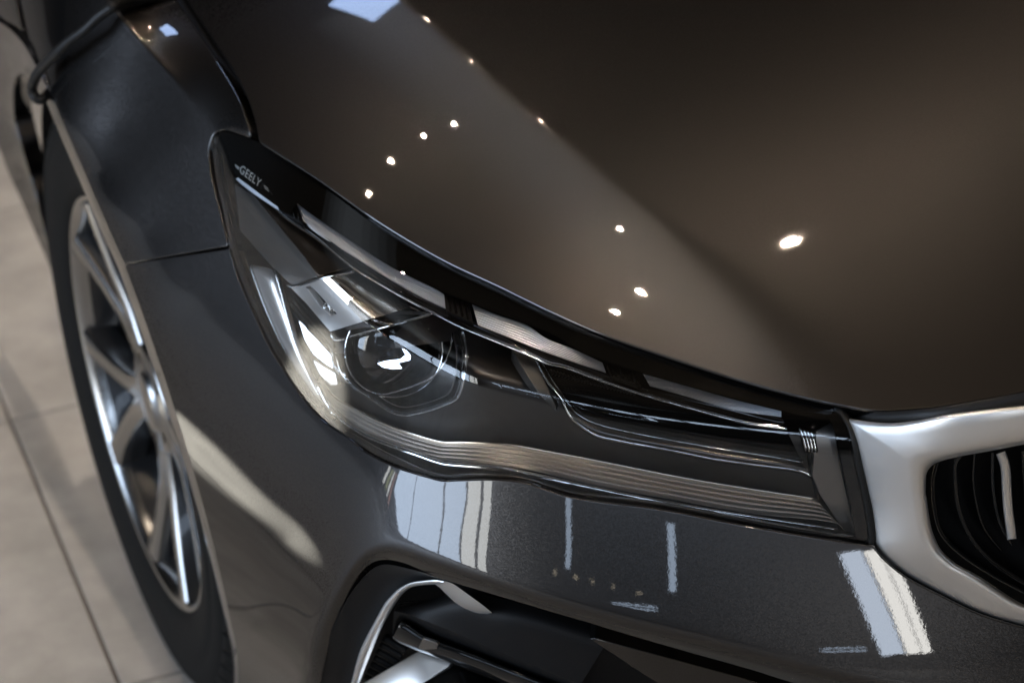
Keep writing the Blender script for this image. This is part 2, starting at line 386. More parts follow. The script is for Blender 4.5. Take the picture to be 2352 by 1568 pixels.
# plan line of the nose and flank at z = 0.60, with the lean of the panel in degrees
PLAN = [(x, y, float(np.interp(x, [-.76, -.73, -.66, -.4], [22, 25, 27, 28]))) for x, y in spline([(.25, -.972), (-.05, -.957), (-.32, -.915), (-.55, -.824), (-.655, -.756), (-.708, -.702), (-.737, -.650)], n=22)]
BC = []
for i, (x, y, tl) in enumerate(PLAN):
    a_ = np.array(PLAN[max(i - 1, 0)][:2]); b_ = np.array(PLAN[min(i + 1, len(PLAN) - 1)][:2]); t_ = b_ - a_; t_ /= np.linalg.norm(t_); n_ = np.array([t_[1], -t_[0]])
    if n_[1] > 0.3: n_ = -n_
    if n_[0] > 0.3: n_ = -n_
    for z in (.66, .60, .54, .48):
        o_ = math.tan(math.radians(tl)) * (.6 - z) - math.tan(math.radians(tl)) / .55 * (.6 - z) ** 2 * (1.0 if z < .6 else .6)
        p_ = np.array([x, y]) + n_ * o_; BC.append(P3((p_[0], p_[1], z)))
SROWS = ((-.60, ((.38, -.795), (.46, -.798), (.52, -.792), (.58, -.779), (.64, -.760))),
               (-.53, ((.30, -.800), (.40, -.812), (.48, -.812), (.54, -.802), (.60, -.786), (.66, -.764))),
               (-.45, ((.24, -.805), (.34, -.816), (.44, -.823), (.50, -.817), (.56, -.803), (.62, -.783), (.68, -.759))),
               (-.38, ((.22, -.812), (.30, -.818), (.40, -.826), (.48, -.826), (.54, -.816), (.60, -.799), (.66, -.777), (.70, -.760))),
               (-.33, ((.45, -.833), (.50, -.834), (.55, -.824), (.60, -.808), (.66, -.785), (.71, -.762), (.735, -.750))),
               (-.25, ((.56, -.842), (.60, -.841), (.64, -.829), (.68, -.812), (.72, -.792), (.75, -.775))),
               (-.15, ((.62, -.844), (.66, -.838), (.70, -.822), (.74, -.802), (.77, -.785))),
               (0.0, ((.64, -.845), (.68, -.838), (.73, -.820), (.785, -.792))),
               (.25, ((.64, -.847), (.72, -.833), (.80, -.80))), (.6, ((.30, -.85), (.5, -.85), (.75, -.83))))
_sr = np.array([(y, z, x + .19 * max(0, min(z, .64) - .49) * min(1, max(0, (-.15 - y) / .38)) + (.004 if y < -.5 else 0)) for y, row in SROWS if y < .3 for z, x in row])
def sbas(y, z):
    y = np.asarray(y, float) + .3; z = np.asarray(z, float) - .55; return np.stack([y * 0 + 1, y, z, y * y, y * z, z * z, y**3, y * z * z, z**3], -1)
_sw = np.linalg.lstsq(sbas(_sr[:, 0], _sr[:, 1]), _sr[:, 2], rcond=None)[0]
for y, row in SROWS:
    for z, x in row: BC.append(P3((float(sbas(y, z) @ _sw) if y < .3 else x, y, z)))
FLANK = TPS(BC, lam=2e-3)
low_px = spline([(690, 1640), (705, 1568), (730, 1460), (770, 1370), (815, 1300), (850, 1272), (885, 1264), (925, 1270), (1000, 1297), (1300, 1398), (1650, 1490), (1950, 1568), (2352, 1650), (2900, 1760)], step=10)
def BODY(q):
    """below the lower feature line the panel turns in under itself"""
    q = np.atleast_2d(np.asarray(q, float)); d = signed(q, low_px); w = 7.0
    r = np.where(d / w > 30, d, w * np.log1p(np.exp(np.clip(d / w, -40, 30)))); return FLANK(q) + .00085 * r
_gq = np.array([(330, -100), (408, 0), (455, 75), (500, 150), (545, 225), (572, 300)], float)
_fc = spline([(130, -150), (200, -62), (270, 28), (330, 102), (390, 172), (440, 235), (492, 302), (560, 392)], step=14); _fk = _fc[::4]
FTOP = TPS([(u, v, s_) for (u, v), s_ in zip(_gq, HOOD(_gq))] + [(u, v, s_) for (u, v), s_ in zip(_fk, FLANK(_fk))], lam=2e-4)
def FENDER(q):
    q = np.atleast_2d(np.asarray(q, float)); t = 1 / (1 + np.exp(np.clip(signed(q, _fc) / 5.0, -40, 40))); return FLANK(q) * (1 - t) + FTOP(q) * t

# ------------------------------------------------------------------ hood
gap_l = [(330, -120), (412, 0), (470, 88), (520, 165), (551, 225), (569, 275), (580, 312)]
hood_edge = spline([(596, 322), (733, 410), (869, 506), (1020, 595), (1150, 656), (1263, 711), (1377, 761), (1548, 821), (1718, 875), (1855, 911), (1923, 925), (2010, 939), (2120, 934), (2240, 916), (2352, 895), (2800, 790), (3300, 668)], step=8)
hood_gap = spline([(351, -120), (433, 0), (491, 88), (540, 163), (571, 224), (588, 275), (597, 318)], step=8)
hood_out = np.vstack([hood_gap, hood_edge[1:], [(3300, -420), (2300, -330)]])
hood = hold(panel('hood', hood_out, HOOD, PAINT, None, grid=10, roll=.002, depth=.018))

# ------------------------------------------------------------------ fender
gap_f = spline([(326, -120), (402, 0), (460, 88), (510, 165), (544, 225), (562, 275), (573, 312)], step=7)
arch_px = [(-45, 20), (0, 52), (29, 73), (56, 103), (85, 154), (113, 208), (170, 340), (255, 536), (285, 602)]
arch_lo = [(288, 612), (340, 755), (400, 935), (450, 1100), (500, 1290), (530, 1425), (545, 1500), (549, 1568), (551, 1700)]
lampL = [(574, 316), (560, 309), (533, 301), (509, 297), (491, 305), (481, 328), (477, 352), (480, 390), (492, 444), (508, 510), (521, 562)]
arch_f = [p for p in spline(arch_px[::-1], step=8)[1:] if p[1] > 140]
fender_out = np.vstack([gap_f, spline(lampL, step=7)[1:], [(521, 562), (287, 604)], arch_f, [(78, 134), (60, 60), (47, 0), (25, -120)]])
door_out = np.vstack([[(-260, -120), (12, -120), (34, 0), (46, 60), (58, 102)], spline([(56, 101), (29, 71), (0, 50), (-45, 18), (-120, 2), (-260, -46)], step=10)])
hold(panel('door', door_out, lambda q: FLANK(q) + .002, PAINT, None, grid=14, roll=.002, depth=.02))
fender = hold(panel('fender', fender_out, FENDER, PAINT, None, grid=9, roll=.0016, depth=.014))

gm = spline([(338, -120), (418, 0), (475, 88), (525, 164), (557, 225), (572, 265), (578, 290)], n=60)
hold(loft('gap_backing', [lift(gm + [-16, 4], HOOD, .030), lift(gm, HOOD, .034), lift(gm + [16, -4], HOOD, .030)], BLACKMAT, None, n=60))  # black strip added under the gap to darken it
# ------------------------------------------------------------------ bumper
lampB = spline([(525, 574), (543, 636), (574, 708), (612, 790), (649, 852), (690, 913), (735, 965), (804, 1012), (833, 1037), (911, 1076), (980, 1098), (1017, 1107), (1048, 1106), (1133, 1104), (1202, 1111), (1304, 1143), (1493, 1169), (1548, 1178), (1685, 1205), (1821, 1229), (1924, 1245), (1992, 1255)], step=7)
gr_px = Z8((1330, 650), (1400, 735), (1560, 865), (1800, 992), (2050, 1112), (2352, 1203), (2900, 1330))
intake_edge = ZF((170, 1700), (215, 1567), (300, 1200), (380, 980), (500, 740), (600, 570), (700, 430), (850, 265), (930, 215), (1010, 192), (1100, 195), (1300, 240), (1600, 320), (2000, 440), (2352, 545))
low_edge = intake_edge + Z8((0, 1330), (500, 1470), (900, 1590), (1500, 1700), (2352, 1800), (2900, 1860))[0:]
bump_out = np.vstack([lampB, spline(gr_px, step=9), spline(low_edge[::-1], step=7), [(551, 1640)], spline(arch_lo[::-1][1:], step=8), [(291, 609)]])
bumper = hold(panel('front_bumper', bump_out, BODY, PAINT, None, grid=9, roll=.0016, depth=.014))

# ------------------------------------------------------------------ headlight cover surface
lamp_bottom = lampB
lamp_top = np.array([p for p in hood_edge if p[0] < 1926])
lamp_rear = spline([(578, 318), (560, 311), (533, 303), (511, 300), (494, 307), (484, 330), (480, 352), (483, 390), (495, 444), (511, 510), (525, 566)], step=7)
lamp_inner = np.array([(1996, 1248), (2000, 1236), (1990, 1169), (1969, 1067), (1947, 985), (1930, 948)], float)
def pick(c, k): return c[np.linspace(0, len(c) - 1, k).astype(int)]
LC = [(u, v, s_) for (u, v), s_ in zip(pick(lamp_top, 16), HOOD(pick(lamp_top, 16)) + .006)]
LC += [(u, v, s_) for (u, v), s_ in zip(pick(lampB, 20)[1:], BODY(pick(lampB, 20)[1:]) + .004)]
LC += [(u, v, s_) for (u, v), s_ in zip(pick(lamp_rear, 6)[2:5], FENDER(pick(lamp_rear, 6)[2:5]) + .004)]
RIDGE = [cp(u, v, z=z) for u, v, z in ((540, 390, .732), (600, 480, .728), (700, 600, .722), (820, 715, .714), (960, 795, .712), (1100, 862, .706), (1230, 895, .699), (1330, 917, .693), (1450, 940, .688), (1600, 962, .682), (1800, 985, .674), (1930, 1000, .669))]
LTOP = TPS(LC[:16] + RIDGE, lam=1e-3); LLOW = TPS(LC[16:] + RIDGE, lam=1e-3)
def LENSS(q): return smax(LTOP(q), LLOW(q), .012)

headlight = hold(empty('headlight', None, (0, 0, 0)))
def hp(o): o.parent = headlight; return o
lamp_out = np.vstack([lamp_top + [0, 5], lamp_inner[::-1] * 1.0 + [0, 0], lampB[::-1] + [0, -3], lamp_rear[::-1] + [2, 1]])
def dedupe(o, e=2.0):
    r = [o[0]]
    for p in o[1:]:
        if np.linalg.norm(p - r[-1]) > e: r.append(p)
    if np.linalg.norm(r[0] - r[-1]) < e: r.pop()
    return np.array(r)
lamp_out = dedupe(lamp_out)
panel('lens', lamp_out, LENSS, LENS, headlight, grid=9, roll=0)
panel('housing', lamp_out, LENSS, mat('lamp_housing_black', base_color=(0.01, 0.0095, 0.009), roughness=0.25), headlight, grid=22, off=.105, roll=0)
# side walls of the housing, from cover edge down to the back
loft('housing_wall', [lift(lamp_out, LENSS, .004), lift(lamp_out, LENSS, .05), lift(lamp_out, LENSS, .106)], BLACKGLOSS, headlight, n=len(lamp_out), closed=True)

# black printed border along the hood
band_low = spline(Z4((60, 110), (105, 130), (150, 210), (235, 335), (330, 410), (520, 548), (600, 600), (650, 528), (720, 575), (1000, 766), (1300, 962), (1600, 1103), (1800, 1186), (2100, 1300), (2352, 1398)) + Z6((400, 352), (800, 492), (1200, 602), (1730, 742), (1900, 785), (2000, 800), (2060, 795), (2075, 765)), step=8)
band = dedupe(np.vstack([lamp_top + [0, 7], band_low[::-1], [(490, 320), (505, 303), (530, 305), (560, 313)]]), 3)
panel('black_border', band, LENSS, BLACKGLOSS, headlight, grid=9, off=.0045, roll=0)
# smoked edge running round the outer and lower side of the cover
edge_o = np.vstack([lamp_rear[len(lamp_rear) // 2 - 2:] + [3, 0], lampB[1:] + [1, -4]])
edge_i = spline([(497, 318), (505, 345), (509, 400), (520, 460), (537, 530), (551, 585), (575, 650), (604, 720), (640, 800), (678, 860), (720, 920), (762, 962), (850, 1016), (925, 1052), (1018, 1086), (1050, 1084), (1133, 1084), (1202, 1092), (1304, 1122), (1493, 1148), (1685, 1182), (1821, 1206), (1945, 1226), (1975, 1232)], n=len(edge_o))
loft('smoked_edge', [lift(edge_o, LENSS, .003), lift((edge_o + edge_i) / 2, LENSS, .0065), lift(edge_i, LENSS, .018), lift(edge_i, LENSS, .04)], mat('smoked_edge_plastic', base_color=(0.022, 0.018, 0.015), roughness=0.12, coat_weight=0.5), headlight, n=len(edge_o))
ie = spline([(1925, 948), (1943, 985), (1962, 1067), (1984, 1169), (1994, 1236)], n=24)
panel('inner_edge', np.vstack([ie + [3, 0], (ie + [-26, 4])[::-1]]), LENSS, BLACKGLOSS, headlight, grid=10, off=.002, roll=0)

def plane(P0, n):
    P0 = np.array(P0); n = np.array(n) / np.linalg.norm(n)
    return lambda q: (n @ (P0 - CAM)) / (rays(q) @ n)
def facing(px, off, target):
    """a flat facet at a picture point, turned so that it mirrors something standing at target"""
    P0 = lift([px], LENSS, off)[0]; a_ = CAM - P0; b_ = np.array(target) - P0
    return plane(P0, a_ / np.linalg.norm(a_) + b_ / np.linalg.norm(b_))
tube('lamp_seal', lift(spline([(1920, 940), (1937, 958), (1953, 985), (1973, 1067), (1994, 1165), (2003, 1236), (1999, 1250)], n=60), LENSS, .004), .0042, RUBBER, headlight, n=60, sides=10)
# daytime light bar segments, ribbed
def bar(name, top, bot, off_t, off_b, material, n=60, ribs=8, amp=.0007):
    T = spline(top, n=n); B = spline(bot, n=n); C = []
    for k in range(ribs * 4 + 1):
        f = k / (ribs * 4); C.append(lift(T * (1 - f) + B * f, LENSS, off_t * (1 - f) + off_b * f - amp * abs(math.sin(f * math.pi * ribs))))
    return loft(name, C, material, headlight, n=n)
bar('daytime_light', Z4((650, 525), (720, 580), (1000, 770), (1300, 962), (1600, 1110), (1640, 1138)), Z4((690, 640), (760, 710), (1000, 865), (1300, 1055), (1560, 1195), (1650, 1235)), .012, .024, DRL)
bar('daytime_light', Z4((1830, 1205), (2000, 1275), (2200, 1345)) + Z6((140, 255), (330, 330), (520, 420)), Z4((1870, 1350), (2100, 1440), (2260, 1505)) + Z6((330, 420), (545, 490)), .012, .024, DRL)
bar('daytime_light', Z6((790, 492), (1100, 580), (1400, 665), (1722, 745)), Z6((840, 578), (1100, 652), (1400, 738), (1722, 786)), .012, .022, DRL)
bar('daytime_light', Z4((262, 350), (330, 402), (520, 540)), Z4((240, 365), (330, 440), (530, 575)), .016, .019, DRL, n=20, ribs=2)
# black ribbed spacers between the segments
def spacer(T0, T1, B0, B1, nr=4):
    T0, T1, B0, B1 = map(np.array, (T0, T1, B0, B1))
    panel('light_spacer', [T0, T1, B1, B0], LENSS, BLACKMAT, headlight, grid=8, off=.018, roll=.0006, depth=.004)
    for k in range(nr):
        f = (k + .6) / (nr + .2); a = T0 + (T1 - T0) * f; b = B0 + (B1 - B0) * f
        tube('spacer_rib', lift(spline([a * .9 + b * .1, b * .9 + a * .1], n=6), LENSS, .0155), .0011, BLACKGLOSS, headlight, n=6, sides=6)
spacer(*Z4((530, 430), (640, 510), (560, 590), (690, 655)))
spacer(*Z4((1645, 1140), (1800, 1190), (1660, 1245), (1830, 1325)))
spacer(*Z6((555, 425), (745, 485), (590, 505), (775, 570)))
# bright strip under the light bar
cs = spline(Z4((232, 345), (330, 425), (520, 562), (560, 602), (800, 772), (1020, 952), (1200, 1062), (1450, 1202), (1600, 1277), (1750, 1352), (2000, 1452), (2200, 1532), (2352, 1600)) + Z6((250, 440), (500, 530), (750, 615), (1000, 690), (1250, 760), (1500, 825), (1760, 862)), n=160)
def strip(name, mid, w, off, material, tilt=.002, n=None):
    mid = np.array(mid); t = np.gradient(mid, axis=0); t /= np.linalg.norm(t, axis=1)[:, None]; nn = np.c_[-t[:, 1], t[:, 0]]; w = np.broadcast_to(np.asarray(w, float), (len(mid),))[:, None]
    return loft(name, [lift(mid - nn * w, LENSS, off + tilt * 2), lift(mid - nn * w * .6, LENSS, off + tilt * .3), lift(mid, LENSS, off), lift(mid + nn * w * .6, LENSS, off + tilt * .3), lift(mid + nn * w, LENSS, off + tilt * 2)], material, headlight, n=len(mid))
strip('chrome_strip', cs, np.interp(np.linspace(0, 1, 160), [0, .12, .2, .45, .55, 1], [5, 5, 3, 4, 6, 5.5]), .022, CHROME)
# dark shelf between light bar and chrome strip
sh = spline(Z4((560, 590), (690, 645), (1000, 868), (1300, 1058), (1650, 1240), (1850, 1345), (2352, 1545)) + Z6((330, 425), (760, 580), (1100, 655), (1730, 795)), n=120)
loft('light_shelf', [lift(sh, LENSS, .022), lift((sh + cs[::1][np.linspace(18, 159, 120).astype(int)]) / 2, LENSS, .026), lift(cs[np.linspace(18, 159, 120).astype(int)], LENSS, .024)], BLACKGLOSS, headlight, n=120)

# upper plates above the projector
panel('upper_plate', Z4((232, 402), (350, 470), (800, 1010), (620, 1078), (480, 945), (270, 705)), LENSS, SMOKE, headlight, grid=14, off=.026, roll=.0008, depth=.006)
UP2 = TPS([(*Z4((340, 440))[0], LENSS(Z4((340, 440)))[0] + .026), (*Z4((800, 1010))[0], LENSS(Z4((800, 1010)))[0] + .024), (*Z4((1010, 955))[0], LENSS(Z4((1010, 955)))[0] + .040), (*Z4((620, 700))[0], LENSS(Z4((620, 700)))[0] + .034)])
panel('upper_plate', Z4((340, 440), (560, 612), (1010, 952), (800, 1008)), UP2, mat('brushed_bronze_plate', base_color=(0.16, 0.13, 0.105), metallic=0.95, roughness=0.3), headlight, grid=14, roll=.0006, depth=.004)
tube('plate_edge', lift(spline(Z4((590, 1075), (625, 1088), (820, 1030), (1040, 985)), n=40), LENSS, .022), .0011, CHROME, headlight, n=40, sides=8)
# chrome eyelid over the projector: left facet, rolled bright facet, lower lip
def L_(p, o): return LENSS([p])[0] + o
EY = TPS([(*p, L_(p, o)) for p, o in zip(Z4((615, 1092), (820, 1035), (1040, 985), (1420, 1230), (1110, 1305), (880, 1390), (930, 1150), (1180, 1110)), (.026, .022, .040, .044, .018, .022, .020, .030))])
panel('eyelid_plate', Z4((612, 1094), (830, 1040), (1090, 1320), (878, 1388), (700, 1180)), LENSS, LAMPGREY, headlight, grid=10, off=.021, roll=.0008, depth=.006,
      holes=[Z4((705, 1085), (745, 1078), (925, 1270), (880, 1290), (800, 1215))])
panel('eyelid_recess', Z4((695, 1075), (755, 1070), (940, 1270), (880, 1300), (790, 1220)), LENSS, CHROME, headlight, grid=8, off=.027, roll=0)
tube('recess_mark', lift(spline(Z4((830, 1205), (850, 1195), (875, 1235), (870, 1275), (850, 1262), (832, 1215)), n=24), LENSS, .0245), .0008, CHROME, headlight, n=24, sides=6)
fac = [Z4((830, 1038), (1090, 1318)), Z4((860, 1030), (1150, 1300)), Z4((905, 1020), (1230, 1280)), Z4((960, 1005), (1310, 1255)), Z4((1040, 985), (1420, 1225))]
loft('eyelid_roll', [lift(spline([c[0], ((c[0][0] + c[1][0]) / 2, (c[0][1] + c[1][1]) / 2), c[1]], n=30), LENSS, o) for c, o in zip(fac, (.021, .0195, .021, .028, .040))], mat('brushed_lamp_chrome', base_color=(0.72, 0.66, 0.58), metallic=1.0, roughness=0.27), headlight, n=30, mid=20)
panel('eyelid_glint', Z4((826, 1040), (872, 1028), (1150, 1285), (1098, 1312)), facing(Z4((985, 1165))[0], .0185, (-7, -1.2, 2.6)), mat('brushed_glint', base_color=(0.85, 0.78, 0.68), metallic=1.0, roughness=0.22), headlight, grid=8, roll=.0005, depth=.003)  # strip added for the highlight bar, turned to mirror a window
lip_t = spline(Z4((872, 1388), (1090, 1322), (1240, 1280), (1372, 1238), (1400, 1236)), n=40); lip_b = spline(Z4((912, 1436), (1110, 1392), (1300, 1340), (1480, 1290), (1565, 1264)), n=40)
loft('eyelid_lip', [lift(lip_t, LENSS, .021), lift((lip_t + lip_b) / 2, LENSS, .019), lift(lip_b, LENSS, .0195)], mat('dark_mirror_lip', base_color=(0.12, 0.12, 0.125), metallic=1.0, roughness=0.08), headlight, n=40)
tube('lip_edge', lift(spline(Z4((880, 1400), (905, 1440), (1110, 1394), (1300, 1342), (1480, 1292), (1570, 1264)), n=60), LENSS, .0188), .0010, CHROME, headlight, n=60, sides=8)
# stacked dark fins at the outer end of the eyelid
for k in range(4):
    c = [(x, y + 14 * k) for x, y in Z4((612, 1105), (700, 1215), (800, 1320), (890, 1425), (905, 1460))]
    tube('fin', lift(spline(c, n=24), LENSS, .026 + .003 * k), .0016, BLACKGLOSS, headlight, n=24, sides=6)

# grey side panel at the outer end
sp_o = spline(Z5((2, 105), (60, 270), (130, 450), (220, 640), (330, 830), (440, 985), (560, 1100)), n=50)
sp_i = spline(Z5((10, 100), (160, 140), (215, 260), (270, 430), (330, 640), (420, 840), (520, 990)), n=50)
loft('side_panel', [lift(sp_o, LENSS, .018), lift(sp_o * .55 + sp_i * .45, LENSS, .020), lift(sp_i, LENSS, .024), lift(sp_i + [4, 3], LENSS, .05)], LAMPGREY, headlight, n=50)
tube('side_bead', lift(sp_o, LENSS, .016), .0010, CHROME, headlight, n=60, sides=8)
tube('side_bead', lift(spline(Z5((160, 140), (180, 180), (240, 400), (300, 610), (370, 790), (470, 980), (560, 1085)), n=60), LENSS, .020), .0010, CHROME, headlight, n=60, sides=8)
# white reflector wing beside the projector
panel('reflector_wing', Z5((332, 478), (400, 545), (540, 680), (560, 740), (572, 800), (520, 770), (430, 700), (370, 600)), facing(Z5((440, 650))[0], .036, (-7, -1.6, 1.8)), CHROME, headlight, grid=8, roll=.0008, depth=.006)
panel('reflector_wing', Z5((430, 745), (500, 790), (572, 830), (585, 900), (540, 905), (470, 830)), facing(Z5((510, 840))[0], .040, (-7, -2.0, .6)), LAMPGREY, headlight, grid=8, roll=.0008, depth=.006)
loft('reflector_wing', [lift(spline(c, n=30), LENSS, o) for c, o in zip([Z5((540, 680), (585, 705), (610, 790), (680, 895)), Z5((545, 720), (560, 800), (620, 880), (690, 905))], (.026, .034))], CHROME, headlight, n=30)

# dark inner bezel below the projector and behind the high beam
bz = dedupe(np.vstack([spline(Z5((330, 560), (400, 500), (560, 560), (760, 500), (1200, 400), (1500, 480), (1850, 680), (2352, 900)) + Z6((800, 760), (1500, 870), (1860, 900)), step=14), spline((Z5((470, 860), (560, 980), (900, 1160), (1260, 1280), (1770, 1310), (2352, 1430)) + Z6((1000, 1180), (1950, 1330)))[::-1], step=14)]), 4)

# projector: black barrel, glass ball lens, chrome surround
pc_px = np.array(ZD((1250, 985))[0]); s0 = LENSS([pc_px])[0] + .080; pc = CAM + rays([pc_px])[0] * s0
axis = np.array([-.30, -.90, .20]); axis /= np.linalg.norm(axis)
def ring_pts(c, ax, r, n=48):
    a = np.cross(ax, [0, 0, 1]); a /= np.linalg.norm(a); b = np.cross(a, ax); t = np.linspace(0, 2 * math.pi, n, endpoint=False)
    return c + r * (np.cos(t)[:, None] * a + np.sin(t)[:, None] * b)
R0 = .033
loft('projector_barrel', [ring_pts(pc + axis * d, axis, r) for d, r in ((.010, .040), (.012, .036), (.006, R0 + .002), (-.03, R0), (-.05, R0 * .8))], BLACKGLOSS, headlight, n=48, closed=True)
dome = [ring_pts(pc + axis * (.004 + .016 * math.cos(a)), axis, R0 * math.sin(a)) for a in np.radians([88, 78, 68, 56, 44, 32, 20, 9, .5])]
loft('projector_lens', dome, M_clear('projector_glass', (0.55, 0.58, 0.62), 1.75), headlight, n=48, closed=True)
loft('projector_reflector', [ring_pts(pc + axis * (-.004 - .02 * math.cos(a)), axis, R0 * .93 * math.sin(a)) for a in np.radians([88, 70, 50, 30, 12, .5])], mat('projector_bowl', base_color=(0.25, 0.25, 0.26), metallic=1.0, roughness=0.1), headlight, n=48, closed=True)
tube('projector_ring', np.vstack([ring_pts(pc + axis * .0115, axis, .0385), ring_pts(pc + axis * .0115, axis, .0385)[:1]]), .0010, CHROME, headlight, n=120, sides=8)
panel('projector_crescent', ZD((1060, 1185), (1150, 1158), (1330, 1135), (1392, 1085), (1350, 1012), (1395, 1030), (1448, 1095), (1440, 1145), (1300, 1178), (1345, 1245), (1230, 1250), (1120, 1228)), facing(ZD((1300, 1180))[0], .052, (-7, -1.6, 1.8)), CHROME, headlight, grid=6, roll=.0004, depth=.003)  # bright crescent added as a chrome piece, turned to a window to look white
# angular chrome frame below the projector
fr_o = spline(Z5((575, 690), (605, 800), (640, 860), (700, 920), (820, 1005), (960, 1090), (1040, 1108), (1130, 1095), (1280, 1052), (1390, 1000), (1425, 930), (1450, 800), (1452, 660), (1425, 515)), n=120)
ctrp = np.array(Z5((1020, 760))[0]); fr_i = ctrp + (fr_o - ctrp) * .93
loft('projector_frame', [lift(fr_o, LENSS, .030), lift(fr_o * .5 + fr_i * .5, LENSS, .029), lift(fr_i, LENSS, .034), lift(ctrp + (fr_o - ctrp) * .86, LENSS, .046)], mat('dark_chrome_frame', base_color=(0.22, 0.22, 0.22), metallic=1.0, roughness=0.12), headlight, n=120)
tube('frame_edge', lift(fr_o, LENSS, .0295), .0009, CHROME, headlight, n=120, sides=8)
tube('frame_edge', lift(spline(Z5((610, 840), (760, 925), (880, 968), (980, 950), (1130, 900), (1230, 850), (1300, 770), (1345, 660), (1360, 560)), n=60), LENSS, .040), .0007, CHROME, headlight, n=60, sides=6)

panel('bezel', bz, LENSS, BEZEL, headlight, grid=14, off=.060, roll=0, holes=[(ctrp + (fr_o - ctrp) * .84)[::6]])
# high beam bay: upright divider, black back, chrome lined sill
panel('bay_divider', Z5((1765, 672), (1905, 705), (2010, 960), (2060, 1075), (1960, 985), (1880, 860)), LENSS, mat('bay_grey', base_color=(0.09, 0.088, 0.085), metallic=0.7, roughness=0.3), headlight, grid=14, off=.034, roll=.0008, depth=.01)
hb1 = spline(Z6((68, 385), (150, 545), (240, 650), (300, 770), (380, 845), (480, 905), (620, 940), (1000, 1010), (1240, 1060), (1550, 1105), (1860, 1148), (1925, 1178)), n=120)
hb2 = spline(Z6((98, 392), (190, 548), (262, 650), (330, 745), (420, 805), (520, 842), (700, 885), (900, 925), (1150, 970), (1400, 1012), (1650, 1050), (1862, 1088)), n=120)
loft('bay_sill', [lift(hb1 + [-3, 6], LENSS, .040), lift(hb1, LENSS, .033), lift(hb1 * .5 + hb2 * .5, LENSS, .034), lift(hb2, LENSS, .038), lift(hb2 + [6, -6], LENSS, .055)], mat('bay_sill_dark', base_color=(0.07, 0.066, 0.062), metallic=0.9, roughness=0.15), headlight, n=120)
tube('bay_bead', lift(hb1, LENSS, .032), [.0011] * 3 + [.0014] * 3 + [.0010] * 6, CHROME, headlight, n=120, sides=8)
tube('bay_bead', lift(hb2, LENSS, .037), .0006, CHROME, headlight, n=120, sides=6)
panel('bay_back', dedupe(np.vstack([cs[np.linspace(112, 159, 30).astype(int)] + [0, 5], hb2[::-1][np.linspace(0, 119, 40).astype(int)]]), 3), LENSS, BLACKGLOSS, headlight, grid=14, off=.058, roll=0)
# serrated black strip at the top of the bay
for k in range(26):
    f = k / 25; a = np.array(Z6((170, 470))[0]) * (1 - f) + np.array(Z6((720, 610))[0]) * f
    tube('bay_tooth', lift(np.array([a, a + [5, 9]]), LENSS, .046), .0012, BLACKMAT, headlight, n=3, sides=5)

# ribbed bronze sill along the bottom of the lamp
rt = spline(Z5((478, 855), (560, 978), (700, 1062), (900, 1162), (1090, 1232), (1262, 1282), (1310, 1290), (1450, 1290), (1770, 1312), (2000, 1352)) + Z6((500, 1080), (1000, 1180), (1500, 1265), (1950, 1332)), n=150)
rb = spline(Z5((445, 885), (520, 1030), (640, 1160), (800, 1262), (1000, 1342), (1270, 1408), (1320, 1412), (1600, 1440), (1900, 1482)) + Z6((500, 1250), (1000, 1340), (1500, 1430), (2110, 1505), (2140, 1540)), n=150)
C = []
for k in range(5):
    f0, f1 = k / 5, (k + 1) / 5
    for f, o in ((f0 + .03, .044 - .020 * f0), (f1 - .05, .044 - .020 * f0 - .003), (f1 - .03, .0455 - .020 * f1), (f1 + .005, .0455 - .020 * f1)): C.append(lift(rt * (1 - f) + rb * f, LENSS, o))
loft('ribbed_sill', C, BRONZE, headlight, n=150, smooth=False)
tube('sill_bead', lift(rt, LENSS, .0435), .0009, mat('warm_chrome', base_color=(0.8, 0.72, 0.62), metallic=1.0, roughness=0.15), headlight, n=150, sides=8)
cb = spline(Z5((455, 900), (540, 1060), (640, 1165), (760, 1240), (900, 1300), (1100, 1368), (1290, 1432), (1340, 1440), (1500, 1452), (1700, 1470), (1900, 1512)) + Z6((400, 1250), (800, 1332), (1080, 1382), (1500, 1450), (2100, 1540)), n=150)
tube('sill_bead', lift(cb, LENSS, .0205), [.0020] * 6 + [.0017, .0012, .0010, .0008], CHROME, headlight, n=150, sides=10)
# inner end: smoked upright and prism light
panel('end_panel', Z6((1960, 880), (2070, 820), (2110, 1100), (2215, 1560), (2150, 1545), (1985, 1300), (1935, 1180)), LENSS, SMOKE, headlight, grid=12, off=.028, roll=.0008, depth=.008)
for k in range(4):
    a, b = Z6((1850 + 24 * k, 852 + 6 * k), (1893 + 22 * k, 1005 + 5 * k)); tube('prism_rib', lift(spline([a, b], n=8), LENSS, .026), .0019, CHROME, headlight, n=8, sides=6)

